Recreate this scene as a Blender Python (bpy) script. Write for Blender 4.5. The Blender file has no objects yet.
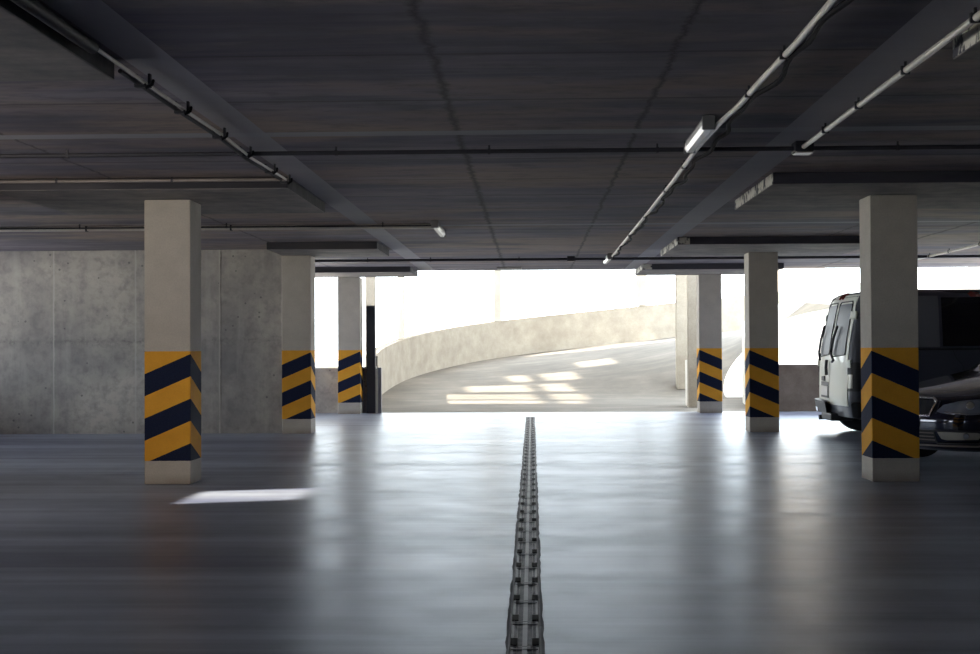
import bpy, bmesh, math, random
from mathutils import Vector, Matrix
random.seed(7)
R = math.radians
scene = bpy.context.scene

# ------------------------------------------------------------------ camera, sky, sun, exposure
cam_d = bpy.data.cameras.new('camera')
cam = bpy.data.objects.new('camera', cam_d)
scene.collection.objects.link(cam)
cam_d.sensor_width = 36.0
cam_d.lens = 50.0
cam_d.clip_start = 0.05
cam_d.clip_end = 600
cam.matrix_world = (Matrix.Translation((0, 0, 1.2)) @ Matrix.Rotation(R(1.77), 4, 'Z')
                    @ Matrix.Rotation(R(90 + 0.93), 4, 'X') @ Matrix.Rotation(R(-0.29), 4, 'Z'))
scene.camera = cam

world = bpy.data.worlds.new('sky')
scene.world = world
world.use_nodes = True
wn = world.node_tree.nodes
wl = world.node_tree.links
wn.clear()
w_out = wn.new('ShaderNodeOutputWorld')
w_bg = wn.new('ShaderNodeBackground')
w_bg.inputs['Color'].default_value = (0.87, 0.95, 1.0, 1)
w_bg.inputs['Strength'].default_value = 8.4
wl.new(w_bg.outputs[0], w_out.inputs[0])

sun_d = bpy.data.lights.new('sun', 'SUN')
sun_d.energy = 23.0
sun_d.angle = R(1.6)
sun_d.color = (1.0, 0.90, 0.72)
sun = bpy.data.objects.new('sun', sun_d)
scene.collection.objects.link(sun)
SUN_TO = Vector((-0.80, -0.25, 0.55)).normalized()      # towards the sun
sun.rotation_euler = SUN_TO.to_track_quat('Z', 'Y').to_euler()
sun.location = (-30, -5, 25)

scene.view_settings.view_transform = 'Standard'
scene.view_settings.look = 'None'
scene.view_settings.gamma = 1
scene.view_settings.use_curve_mapping = False
scene.view_settings.exposure = 0.0
ADDED_LAMP_POWER = 360.0
scene.cycles.max_bounces = 10
scene.cycles.diffuse_bounces = 6
scene.cycles.glossy_bounces = 4
scene.cycles.use_denoising = True
scene.cycles.sample_clamp_indirect = 8

# ------------------------------------------------------------------ helpers
COL = scene.collection

def tag(o, label=None, cat=None, group=None, kind=None):
    if label: o['label'] = label
    if cat: o['category'] = cat
    if group: o['group'] = group
    if kind: o['kind'] = kind
    elif cat: o['kind'] = 'thing'
    return o

def empty(name, loc=(0, 0, 0), rz=0.0):
    o = bpy.data.objects.new(name, None)
    o.empty_display_size = 0.1
    COL.objects.link(o)
    o.location = loc
    o.rotation_euler = (0, 0, rz)
    return o

class MB:
    """Collects shapes into one bmesh."""
    def __init__(self):
        self.bm = bmesh.new()
    def box(self, x0, x1, y0, y1, z0, z1, bev=0.0, mi=0):
        vs = [self.bm.verts.new(p) for p in ((x0, y0, z0), (x1, y0, z0), (x1, y1, z0), (x0, y1, z0),
                                             (x0, y0, z1), (x1, y0, z1), (x1, y1, z1), (x0, y1, z1))]
        fs = []
        for q in ((0, 3, 2, 1), (4, 5, 6, 7), (0, 1, 5, 4), (1, 2, 6, 5), (2, 3, 7, 6), (3, 0, 4, 7)):
            f = self.bm.faces.new([vs[i] for i in q])
            f.material_index = mi
            fs.append(f)
        if bev > 0:
            es = list({e for f in fs for e in f.edges})
            bmesh.ops.bevel(self.bm, geom=es, offset=bev, segments=2, profile=0.5, affect='EDGES')
        return self
    def prism(self, pts, axis, a0, a1):
        """polygon pts in the two other axes extruded along axis from a0 to a1"""
        def P(u, v, a):
            return {'x': (a, u, v), 'y': (u, a, v), 'z': (u, v, a)}[axis]
        A = [self.bm.verts.new(P(u, v, a0)) for u, v in pts]
        B = [self.bm.verts.new(P(u, v, a1)) for u, v in pts]
        n = len(pts)
        self.bm.faces.new(A)
        self.bm.faces.new(B[::-1])
        for i in range(n):
            self.bm.faces.new((A[i], B[i], B[(i + 1) % n], A[(i + 1) % n]))
        return self
    def tube(self, path, r, seg=10, cap=True):
        path = [Vector(p) for p in path]
        rs = r if isinstance(r, (list, tuple)) else [r] * len(path)
        rings = []
        up = None
        for i, p in enumerate(path):
            d = (path[min(i + 1, len(path) - 1)] - path[max(i - 1, 0)]).normalized()
            if up is None:
                up = Vector((0, 0, 1)) if abs(d.z) < 0.9 else Vector((1, 0, 0))
            s = d.cross(up).normalized()
            u = s.cross(d).normalized()
            up = u
            rings.append([self.bm.verts.new(p + (s * math.cos(2 * math.pi * k / seg) + u * math.sin(2 * math.pi * k / seg)) * rs[i])
                          for k in range(seg)])
        for a, b in zip(rings, rings[1:]):
            for k in range(seg):
                self.bm.faces.new((a[k], a[(k + 1) % seg], b[(k + 1) % seg], b[k]))
        if cap:
            self.bm.faces.new(rings[0][::-1])
            self.bm.faces.new(rings[-1])
        return self
    def lathe(self, prof, axis='y', c=(0, 0, 0), seg=32):
        """prof: list of (radius, along)"""
        rings = []
        for r, a in prof:
            ring = []
            for k in range(seg):
                t = 2 * math.pi * k / seg
                u, v = r * math.cos(t), r * math.sin(t)
                p = {'x': (a, u, v), 'y': (u, a, v), 'z': (u, v, a)}[axis]
                ring.append(self.bm.verts.new((p[0] + c[0], p[1] + c[1], p[2] + c[2])))
            rings.append(ring)
        for a, b in zip(rings, rings[1:]):
            for k in range(seg):
                self.bm.faces.new((a[k], a[(k + 1) % seg], b[(k + 1) % seg], b[k]))
        self.bm.faces.new(rings[0][::-1])
        self.bm.faces.new(rings[-1])
        return self
    def grid(self, rows, close=False):
        """rows: list of lists of points"""
        V = [[self.bm.verts.new(p) for p in row] for row in rows]
        for a, b in zip(V, V[1:]):
            n = len(a)
            for k in range(n if close else n - 1):
                self.bm.faces.new((a[k], a[(k + 1) % n], b[(k + 1) % n], b[k]))
        return V
    def build(self, name, mats, parent=None, smooth=False, recalc=True):
        if recalc:
            bmesh.ops.recalc_face_normals(self.bm, faces=self.bm.faces)
        me = bpy.data.meshes.new(name)
        self.bm.to_mesh(me)
        self.bm.free()
        for m in (mats if isinstance(mats, (list, tuple)) else [mats]):
            me.materials.append(m)
        if smooth:
            for p in me.polygons:
                p.use_smooth = True
            me.set_sharp_from_angle(angle=R(40))
        o = bpy.data.objects.new(name, me)
        COL.objects.link(o)
        if parent: o.parent = parent
        return o

# ------------------------------------------------------------------ materials
class NT:
    def __init__(self, name):
        self.m = bpy.data.materials.new(name)
        self.m.use_nodes = True
        self.t = self.m.node_tree
        self.N = self.t.nodes
        self.L = self.t.links
        self.b = self.N['Principled BSDF']
        tc = self.N.new('ShaderNodeTexCoord')
        self.obj = tc.outputs['Object']
        sep = self.N.new('ShaderNodeSeparateXYZ')
        self.L.new(self.obj, sep.inputs[0])
        self.x, self.y, self.z = sep.outputs
    def put(self, v, inp):
        if isinstance(v, (int, float)):
            inp.default_value = v
        elif isinstance(v, (tuple, list)):
            inp.default_value = tuple(v) + ((1.0,) if len(v) == 3 and len(inp.default_value) == 4 else ())
        else:
            self.L.new(v, inp)
    def math(self, op, a, b=0.0, c=None, clamp=False):
        n = self.N.new('ShaderNodeMath')
        n.operation = op
        n.use_clamp = clamp
        self.put(a, n.inputs[0]); self.put(b, n.inputs[1])
        if c is not None: self.put(c, n.inputs[2])
        return n.outputs[0]
    def mapping(self, scale=(1, 1, 1), loc=(0, 0, 0)):
        n = self.N.new('ShaderNodeMapping')
        n.inputs['Scale'].default_value = scale
        n.inputs['Location'].default_value = loc
        self.L.new(self.obj, n.inputs[0])
        return n.outputs[0]
    def noise(self, scale=5, detail=4, rough=0.55, sc=(1, 1, 1), loc=(0, 0, 0), dist=0.0):
        n = self.N.new('ShaderNodeTexNoise')
        n.inputs['Scale'].default_value = scale
        n.inputs['Detail'].default_value = detail
        n.inputs['Roughness'].default_value = rough
        n.inputs['Distortion'].default_value = dist
        self.L.new(self.mapping(sc, loc), n.inputs['Vector'])
        return n.outputs[0]
    def voro(self, scale=5, sc=(1, 1, 1)):
        n = self.N.new('ShaderNodeTexVoronoi')
        n.inputs['Scale'].default_value = scale
        self.L.new(self.mapping(sc), n.inputs['Vector'])
        return n.outputs['Distance']
    def ramp(self, v, stops):
        n = self.N.new('ShaderNodeValToRGB')
        e = n.color_ramp.elements
        while len(e) < len(stops): e.new(0.5)
        for i, (p, c) in enumerate(stops):
            e[i].position = p
            e[i].color = (c if isinstance(c, (tuple, list)) else (c, c, c)) + ((1,) if not isinstance(c, (int, float)) and len(c) == 3 else ()) if not isinstance(c, (int, float)) else (c, c, c, 1)
        self.L.new(v, n.inputs[0])
        return n.outputs[0]
    def mix(self, f, a, b, mode='MIX'):
        n = self.N.new('ShaderNodeMix')
        n.data_type = 'RGBA'
        n.blend_type = mode
        self.put(f, n.inputs[0]); self.put(a, n.inputs[6]); self.put(b, n.inputs[7])
        return n.outputs[2]
    def bump(self, h, strength=0.2, dist=0.01):
        n = self.N.new('ShaderNodeBump')
        n.inputs['Strength'].default_value = strength
        n.inputs['Distance'].default_value = dist
        self.L.new(h, n.inputs['Height'])
        self.L.new(n.outputs[0], self.b.inputs['Normal'])
    def col(self, c): self.put(c, self.b.inputs['Base Color'])
    def rough(self, r): self.put(r, self.b.inputs['Roughness'])
    def line(self, coord, pos, width):
        """1 inside a band |coord-pos| < width with a soft edge"""
        d = self.math('ABSOLUTE', self.math('SUBTRACT', coord, pos))
        return self.math('SUBTRACT', 1.0, self.math('SMOOTH_MIN', self.math('DIVIDE', d, width), 1.0, 0.3), clamp=True)

def simple(name, col, rough=0.5, metal=0.0, noise=0.0, nscale=20, coat=0.0, spec=None):
    t = NT(name)
    if noise:
        n = t.noise(nscale, 3)
        t.col(t.mix(t.ramp(n, [(0.3, 0.0), (0.7, 1.0)]), tuple(c * (1 - noise) for c in col), tuple(min(1, c * (1 + noise)) for c in col)))
    else:
        t.col(col)
    t.rough(rough)
    t.b.inputs['Metallic'].default_value = metal
    t.b.inputs['Coat Weight'].default_value = coat
    t.b.inputs['Coat Roughness'].default_value = 0.04
    if spec is not None: t.b.inputs['Specular IOR Level'].default_value = spec
    return t.m

M = {}

def m_floor():
    t = NT('polished_concrete_floor')
    # brushed streaks left by the trowel, running across the bay
    s1 = t.noise(1.0, 6, 0.55, sc=(0.09, 1.1, 1))
    s2 = t.noise(1.0, 5, 0.6, sc=(0.20, 5, 1), loc=(3, 7, 0), dist=0.15)
    s3 = t.noise(3.0, 4, 0.5, sc=(1, 1, 1))
    s = t.math('ADD', t.math('MULTIPLY', s1, 0.65), t.math('MULTIPLY', s2, 0.35))
    c = t.mix(t.ramp(s, [(0.38, 0.0), (0.60, 1.0)]), FLOOR_A, FLOOR_B)
    c = t.mix(t.math('MULTIPLY', t.ramp(s3, [(0.5, 0.0), (0.75, 1.0)]), 0.25), c, (0.09, 0.09, 0.16))
    t.col(c)
    r = t.math('ADD', t.math('MULTIPLY', s, 0.28), t.math('MULTIPLY', s3, 0.10))
    t.rough(t.math('ADD', r, FLOOR_R))
    t.b.inputs['Specular IOR Level'].default_value = 0.85
    t.b.inputs['Metallic'].default_value = 0.34
    t.b.inputs['Specular Tint'].default_value = (0.93, 1.0, 1.0, 1)
    t.bump(t.math('ADD', t.math('MULTIPLY', s2, 0.6), t.math('MULTIPLY', s1, 1.0)), 0.03, 0.02)
    return t.m
FLOOR_A, FLOOR_B, FLOOR_R = (0.085, 0.10, 0.22), (0.43, 0.48, 0.585), 0.165
M['floor'] = m_floor()

def m_ceiling():
    t = NT('board_marked_concrete_ceiling')
    g = t.noise(1.0, 7, 0.65, sc=(0.35, 3.2, 1))          # board grain across the bay
    g2 = t.noise(1.0, 5, 0.6, sc=(1.2, 22.0, 1), loc=(5, 1, 0))
    b = t.noise(0.45, 4, 0.55, loc=(9, 2, 0))              # big blotches
    base = t.mix(t.ramp(g, [(0.34, 0.0), (0.68, 1.0)]), (0.075, 0.070, 0.125), (0.26, 0.235, 0.275))
    base = t.mix(t.math('MULTIPLY', t.ramp(g2, [(0.42, 0.0), (0.7, 1.0)]), 0.35), base, (0.28, 0.25, 0.24))
    base = t.mix(t.math('MULTIPLY', t.ramp(b, [(0.45, 0.0), (0.62, 1.0)]), 0.6), base, (0.06, 0.057, 0.085))
    wm = t.noise(0.55, 5, 0.6, sc=(0.5, 1.3, 1), loc=(4, 8, 0))
    base = t.mix(t.math('MULTIPLY', t.ramp(wm, [(0.46, 0.0), (0.62, 1.0)]), 0.7), base, (0.36, 0.27, 0.21))
    fl = t.noise(5.0, 6, 0.7, sc=(0.7, 1.6, 1), loc=(1, 1, 0))
    base = t.mix(t.math('MULTIPLY', t.ramp(fl, [(0.5, 0.0), (0.66, 1.0)]), 0.5), base, (0.075, 0.07, 0.09))
    wob = t.math('MULTIPLY', t.math('SUBTRACT', t.noise(5.0, 6, 0.8), 0.5), 0.14)
    xw = t.math('ADD', t.x, wob)
    dark = None
    for px, w in ((-0.49, 0.036), (0.71, 0.026), (-3.55, 0.02), (3.9, 0.02), (5.2, 0.04), (6.4, 0.02)):
        l = t.line(xw, px, w)
        dark = l if dark is None else t.math('MAXIMUM', dark, l)
    # panel joints across the bay
    m = t.math('ABSOLUTE', t.math('SUBTRACT', t.math('MODULO', t.math('ADD', t.y, 0.12), 1.24), 0.62))
    jl = t.math('SUBTRACT', 1.0, t.math('DIVIDE', m, 0.03), clamp=True)
    dark = t.math('MAXIMUM', dark, t.math('MULTIPLY', jl, 0.85))
    base = t.mix(t.math('MULTIPLY', dark, 0.8), base, (0.022, 0.02, 0.028))
    # smooth cement strips: two along the column rows, two across
    def band(c, a, w):
        return t.math('LESS_THAN', t.math('ABSOLUTE', t.math('SUBTRACT', c, a)), w)
    st = t.math('MAXIMUM', band(t.x, -1.91, 0.125), band(t.x, 1.83, 0.135))
    st2 = t.math('MAXIMUM', band(t.y, 9.15, 0.09), band(t.y, 16.0, 0.08))
    sc_ = t.mix(t.noise(2.5, 4), (0.27, 0.27, 0.31), (0.37, 0.36, 0.39))
    base = t.mix(t.math('MULTIPLY', st, 0.85), base, sc_)
    base = t.mix(t.math('MULTIPLY', st2, 0.85), base, (0.33, 0.33, 0.37))
    t.col(base)
    t.rough(0.75)
    t.bump(t.math('SUBTRACT', g, t.math('MULTIPLY', dark, 0.5)), 0.25, 0.01)
    return t.m
M['ceiling'] = m_ceiling()

def m_wall():
    t = NT('cast_concrete_wall')
    b = t.noise(0.8, 6, 0.6)
    f = t.noise(7.0, 6, 0.65, loc=(2, 2, 2))
    v = t.noise(1.0, 4, 0.6, sc=(5, 5, 0.5))
    c = t.mix(t.ramp(b, [(0.35, 0.0), (0.68, 1.0)]), (0.21, 0.20, 0.205), (0.48, 0.445, 0.40))
    c = t.mix(t.math('MULTIPLY', t.ramp(f, [(0.45, 0.0), (0.7, 1.0)]), 0.6), c, (0.15, 0.14, 0.15))
    c = t.mix(t.math('MULTIPLY', t.ramp(v, [(0.52, 0.0), (0.75, 1.0)]), 0.4), c, (0.46, 0.44, 0.41))
    hz = t.math('MULTIPLY', t.line(t.z, 1.34, 0.12), t.ramp(t.noise(16.0, 4, 0.7), [(0.52, 0.0), (0.6, 1.0)]))
    c = t.mix(t.math('MULTIPLY', hz, 0.5), c, (0.12, 0.115, 0.12))
    pit = t.math('LESS_THAN', t.voro(7.0), 0.11)
    pit = t.math('MULTIPLY', pit, t.math('GREATER_THAN', t.noise(1.3, 2), 0.5))
    c = t.mix(t.math('MULTIPLY', pit, 0.6), c, (0.06, 0.06, 0.07))
    hj = t.math('MULTIPLY', t.line(t.math('ADD', t.z, t.math('MULTIPLY', t.math('SUBTRACT', f, 0.5), 0.10)), 1.34, 0.035), 0.2)
    c = t.mix(hj, c, (0.12, 0.115, 0.12))
    vj = None
    for px in (-4.52, -5.75, -6.95, -8.2):
        l = t.line(t.math('ADD', t.x, t.math('MULTIPLY', t.math('SUBTRACT', f, 0.5), 0.03)), px, 0.018)
        vj = l if vj is None else t.math('MAXIMUM', vj, l)
    c = t.mix(t.math('MULTIPLY', vj, 0.6), c, (0.50, 0.48, 0.45))
    t.col(c)
    t.rough(0.8)
    t.bump(t.math('SUBTRACT', f, pit), 0.35, 0.012)
    return t.m
M['wall'] = m_wall()

def m_plaster(name, a, b_, sc=1.0):
    t = NT(name)
    n = t.noise(2.0 * sc, 6, 0.65)
    f = t.noise(45.0, 3, 0.6)
    c = t.mix(t.ramp(n, [(0.3, 0.0), (0.7, 1.0)]), a, b_)
    c = t.mix(t.math('MULTIPLY', t.ramp(f, [(0.4, 0.0), (0.7, 1.0)]), 0.25), c, tuple(x * 0.6 for x in a))
    t.col(c)
    t.rough(0.85)
    t.bump(f, 0.25, 0.004)
    return t.m
M['parapet'] = m_plaster('ramp_concrete', (0.33, 0.29, 0.235), (0.48, 0.435, 0.365))
M['parapet_dark'] = m_plaster('low_wall_concrete', (0.15, 0.115, 0.09), (0.24, 0.195, 0.165), 2)
M['pillar_pale'] = m_plaster('pale_pillar_render', (0.50, 0.46, 0.40), (0.60, 0.56, 0.50))
M['white_wall'] = m_plaster('white_plaster', (0.78, 0.76, 0.71), (0.86, 0.84, 0.80))

def m_column(side):
    """pale render with a band of black and yellow chevrons; side +1: chevron point on the +x front corner, -1: on the -x one"""
    t = NT('hazard_striped_column_render_' + ('left' if side > 0 else 'right'))
    n = t.noise(3.0, 6, 0.65)
    f = t.noise(70.0, 3, 0.7)
    c = t.mix(t.ramp(n, [(0.3, 0.0), (0.7, 1.0)]), (0.42, 0.385, 0.345), (0.51, 0.475, 0.425))
    c = t.mix(t.math('MULTIPLY', t.ramp(f, [(0.42, 0.0), (0.7, 1.0)]), 0.3), c, (0.30, 0.28, 0.26))
    d = t.math('ADD', t.math('ABSOLUTE', t.math('SUBTRACT', t.x, side * 0.21)), t.math('ABSOLUTE', t.math('ADD', t.y, 0.2)))
    wob = t.math('MULTIPLY', t.math('SUBTRACT', t.noise(25.0, 3), 0.5), 0.006)
    h = t.math('SUBTRACT', 1.17, t.math('ADD', t.z, t.math('ADD', t.math('MULTIPLY', d, 0.43), wob)))
    # h = 0 at the top of the first black band
    ph = t.math('MODULO', t.math('ADD', h, 4.0), 0.40)
    black = t.math('LESS_THAN', ph, 0.2)
    yel = t.mix(t.ramp(n, [(0.3, 0.0), (0.7, 1.0)]), (0.64, 0.30, 0.028), (0.76, 0.375, 0.042))
    yel = t.mix(t.math('MULTIPLY', t.ramp(f, [(0.42, 0.0), (0.75, 1.0)]), 0.2), yel, (0.35, 0.18, 0.05))
    blk = t.mix(t.ramp(f, [(0.4, 0.0), (0.7, 1.0)]), (0.006, 0.011, 0.034), (0.012, 0.018, 0.048))
    paint = t.mix(black, yel, blk)
    zz = t.math('ADD', t.z, wob)
    inb = t.math('MULTIPLY', t.math('LESS_THAN', zz, 1.195), t.math('GREATER_THAN', zz, 0.21))
    dirt = t.math('MULTIPLY', t.math('SUBTRACT', 1.0, t.math('DIVIDE', t.z, 0.10), clamp=True), t.ramp(n, [(0.4, 0.2), (0.7, 0.8)]))
    c = t.mix(dirt, c, (0.20, 0.15, 0.11))
    t.col(t.mix(inb, c, paint))
    t.rough(0.85)
    t.b.inputs['Specular IOR Level'].default_value = 0.2
    t.bump(t.math('MULTIPLY', f, t.math('SUBTRACT', 1.0, t.math('MULTIPLY', inb, 0.6))), 0.35, 0.004)
    return t.m
M['col_left'] = m_column(1)
M['col_right'] = m_column(-1)

def m_capital(rg):
    t = NT('cast_capital_concrete')
    n = t.noise(3.0, 6, 0.7)
    f = t.noise(1.0, 4, 0.6, sc=(0.6, 6, 4))
    c = t.mix(t.ramp(n, [(0.35, 0.0), (0.7, 1.0)]), (0.14, 0.13, 0.14), (0.29, 0.26, 0.24))
    rim = t.math('GREATER_THAN', t.z, 2.565)        # near-black rim: shade on the capital's vertical faces put into the colour
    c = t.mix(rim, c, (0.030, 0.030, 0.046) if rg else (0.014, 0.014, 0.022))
    # ragged pale laitance painted only where side faces catch light from the left
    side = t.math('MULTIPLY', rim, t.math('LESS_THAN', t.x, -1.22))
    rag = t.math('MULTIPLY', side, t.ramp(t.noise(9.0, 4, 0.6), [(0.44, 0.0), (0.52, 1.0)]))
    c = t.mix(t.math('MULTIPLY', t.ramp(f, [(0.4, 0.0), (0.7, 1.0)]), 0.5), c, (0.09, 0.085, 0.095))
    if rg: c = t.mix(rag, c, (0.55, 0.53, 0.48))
    t.col(c)
    t.rough(0.8)
    t.bump(n, 0.3, 0.01)
    return t.m
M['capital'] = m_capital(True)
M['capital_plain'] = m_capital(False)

def m_ramp():
    t = NT('ramp_road_concrete')
    n = t.noise(0.6, 6, 0.65)
    s = t.noise(1.0, 5, 0.6, sc=(0.6, 3.0, 1))
    f = t.noise(12.0, 4, 0.6)
    c = t.mix(t.ramp(n, [(0.35, 0.0), (0.7, 1.0)]), (0.145, 0.13, 0.115), (0.26, 0.236, 0.206))
    c = t.mix(t.math('MULTIPLY', t.ramp(s, [(0.45, 0.0), (0.62, 1.0)]), 0.6), c, (0.13, 0.122, 0.11))
    c = t.mix(t.math('MULTIPLY', t.ramp(f, [(0.5, 0.0), (0.75, 1.0)]), 0.3), c, (0.15, 0.14, 0.13))
    t.col(c)
    t.rough(0.8)
    t.bump(f, 0.3, 0.01)
    return t.m
M['ramp'] = m_ramp()
M['ground'] = simple('pale_paving', (0.62, 0.60, 0.56), 0.9, noise=0.1, nscale=2)
M['steel'] = simple('galvanised_steel', (0.42, 0.41, 0.40), 0.4, 0.7, noise=0.15, nscale=30)
M['pipe_dark'] = simple('dark_conduit_plastic', (0.035, 0.035, 0.045), 0.6, spec=0.25)
M['pipe_grey'] = simple('grey_conduit_plastic', (0.20, 0.175, 0.165), 0.35, noise=0.1)
M['pipe_pale'] = simple('pale_conduit_plastic', (0.52, 0.49, 0.45), 0.32, noise=0.08)
M['cable'] = simple('black_cable_rubber', (0.012, 0.012, 0.016), 0.8, spec=0.15)
M['lamp_white'] = simple('lamp_diffuser_acrylic', (0.86, 0.86, 0.85), 0.25)
M['lamp_grey'] = simple('lamp_housing_plastic', (0.13, 0.13, 0.14), 0.4)
def m_grate():
    t = NT('drain_grate_iron')
    n = t.noise(6.0, 4, 0.6)
    c = t.mix(t.ramp(n, [(0.3, 0.0), (0.7, 1.0)]), (0.055, 0.055, 0.072), (0.13, 0.13, 0.15))
    rust = t.ramp(t.noise(1.5, 4, 0.7, loc=(1, 4, 0)), [(0.62, 0.0), (0.72, 1.0)])
    c = t.mix(t.math('MULTIPLY', rust, 0.5), c, (0.20, 0.11, 0.06))
    t.col(c); t.rough(0.45); t.b.inputs['Metallic'].default_value = 0.35
    return t.m
M['grate'] = m_grate()
M['rail'] = simple('drain_rail_steel', (0.08, 0.08, 0.10), 0.55, 0.3, noise=0.3, nscale=8)
M['pit'] = simple('drain_pit_dark', (0.01, 0.01, 0.014), 0.9)
M['sealant'] = simple('joint_sealant', (0.06, 0.06, 0.08), 0.7)
M['post'] = simple('black_painted_metal', (0.012, 0.014, 0.026), 0.4)
M['van_paint'] = simple('van_paint_lit_rear', (0.78, 0.80, 0.72), 0.4, 0.0, coat=0.3)  # rear doors painted paler for the light falling on them
M['van_side'] = simple('van_paint_shaded_side', (0.06, 0.065, 0.085), 0.4, 0.1, coat=0.3)  # rest of the same van painted dark for its shaded side
M['van_pillar'] = simple('grey_van_panel', (0.16, 0.165, 0.19), 0.35, 0.1, coat=0.3)
M['black_plastic'] = simple('black_bumper_plastic', (0.018, 0.019, 0.024), 0.5)
M['dark_glass'] = simple('tinted_glass', (0.006, 0.006, 0.010), 0.05, spec=0.6)
M['rear_glass'] = simple('rear_window_glass', (0.07, 0.08, 0.095), 0.4, spec=0.12)
M['car_paint'] = simple('midnight_blue_car_paint', (0.014, 0.018, 0.045), 0.12, 0.3, coat=1.0)
M['chrome'] = simple('chrome', (0.85, 0.85, 0.85), 0.25, 1.0)
M['lens'] = simple('headlight_lens', (0.20, 0.22, 0.28), 0.05, spec=1.0, coat=1.0)
M['fog_lens'] = simple('fog_light_lens', (0.62, 0.60, 0.54), 0.15, 0.3, coat=1.0)
M['red_lens'] = simple('tail_light_red', (0.20, 0.03, 0.025), 0.15, coat=1.0)
M['plate'] = simple('number_plate_white', (0.70, 0.70, 0.68), 0.4)
M['rubber'] = simple('tyre_rubber', (0.012, 0.012, 0.014), 0.75)
M['alloy'] = simple('alloy_wheel', (0.30, 0.30, 0.32), 0.3, 0.8)
M['beige_house'] = m_plaster('beige_plaster', (0.62, 0.52, 0.44), (0.70, 0.60, 0.52), 0.3)
M['orange_mark'] = simple('orange_fleck', (0.55, 0.25, 0.06), 0.6)

# ------------------------------------------------------------------ the setting
CEIL = 2.66
YF = 25.8             # where the slab ends
def struct(name, mb, mat, **k):
    o = mb.build(name, mat, **k)
    o['kind'] = 'structure'
    return o

# floor slab is left open under the drain channel
mb = MB()
DX0, DX1 = -0.105, 0.031
mb.box(-12, DX0, -12, YF, -0.25, 0)
mb.box(DX1, 14, -12, YF, -0.25, 0)
mb.box(DX0, DX1, 24.05, YF, -0.25, 0)
mb.box(DX0, DX1, -12, 2.0, -0.25, 0)
struct('floor', mb, M['floor'])

mb = MB(); mb.box(-5.4, 14, -12, 25.25, CEIL, CEIL + 0.35)
mb.box(-12, -5.4, -12, 8.6, CEIL, CEIL + 0.35); mb.box(-12, -5.4, 13.0, 25.25, CEIL, CEIL + 0.35)  # gap in the unseen eaves shaped to let sun reach the wall slot
struct('ceiling', mb, M['ceiling'])

# left rear wall (faces the camera), side walls, wall behind the camera
mb = MB(); mb.box(-9.3, -3.50, 19.58, 19.85, 0, CEIL)
mb.box(-4.55, -4.51, 19.572, 19.60, 0, CEIL)
struct('wall_rear_left', mb, M['wall'])
mb = MB()
mb.box(-9.3, -9.0, 13.0, 19.58, 0, 0.85)
mb.box(-9.3, -9.0, 13.0, 19.58, 2.50, CEIL)
for y0, y1 in ((13.0, 13.4), (16.0, 16.3), (19.2, 19.58)):
    mb.box(-9.3, -9.0, y0, y1, 0.85, 2.50)
mb.box(-9.3, -5.3, 13.0, 13.2, 0, CEIL)
mb.box(-5.55, -5.3, -12, 13.0, 0, 0.85)
mb.box(-5.55, -5.3, -12, 13.0, 2.52, CEIL)
for y0, y1 in ((-12, -2.0), (1.0, 1.4), (4.4, 4.8), (8.2, 9.75), (10.75, 13.0)):
    mb.box(-5.55, -5.3, y0, y1, 0.85, 2.52)
mb.box(-5.55, -5.3, 9.75, 10.75, 0.85, 1.72)  # unseen slot shaped to throw the sun patch onto the floor
struct('wall_left', mb, M['wall'])
mb = MB(); mb.box(12, 12.3, -12, 19, 0, CEIL)
struct('wall_right', mb, M['wall'])
mb = MB(); mb.box(-5.55, 12.3, -12.3, -12, 0, CEIL)
struct('wall_behind', mb, M['wall'])

# low walls at the end of the slab
mb = MB(); mb.box(-4.6, -2.96, YF - 0.02, YF + 0.16, 0, 0.84)
o = mb.build('low_wall', M['wall']); MB().box(-4.6, -2.96, YF - 0.04, YF + 0.18, 0.84, 0.875, 0.004).build('coping', M['white_wall'], o); tag(o, 'low concrete wall between the left striped columns at the end of the floor', 'low wall')
mb = MB(); mb.box(4.55, 9.5, YF + 0.0, YF + 0.2, 0, 0.88)
o = mb.build('low_wall', M['parapet_dark']); tag(o, 'low brown concrete wall to the left of the parked van', 'low wall')

# ---- curved ramp
CX, CY = 6.0, 32.8
wallpts = [(-2.95, 25.9), (-3.3, 28.5), (-3.55, 31), (-3.62, 33.5), (-3.3, 36), (-2.55, 38.2), (-1.4, 40.2), (0.2, 41.6),
           (2.2, 42.6), (4.5, 43.2), (7.0, 43.4), (9.5, 43.0), (12.0, 41.7), (14.5, 39.3), (16.3, 36.0), (17, 32.5)]
def catmull(P, k=6):
    out = []
    n = len(P)
    for i in range(n - 1):
        p0 = Vector(P[max(i - 1, 0)]); p1 = Vector(P[i]); p2 = Vector(P[i + 1]); p3 = Vector(P[min(i + 2, n - 1)])
        for j in range(k):
            t = j / k
            out.append(0.5 * (2 * p1 + (p2 - p0) * t + (2 * p0 - 5 * p1 + 4 * p2 - p3) * t * t + (3 * p1 - p0 - 3 * p2 + p3) * t ** 3))
    out.append(Vector(P[-1]))
    return out
def road_z(x, y):
    th = math.degrees(math.atan2(y - CY, CX - x))
    if th < -90: th += 360
    a = th + 4
    s = 6.0
    return 0.0182 * s * math.log(1 + math.exp(a / s)) if a < 120 else 0.0182 * a
WP = catmull(wallpts)[:73]

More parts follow.
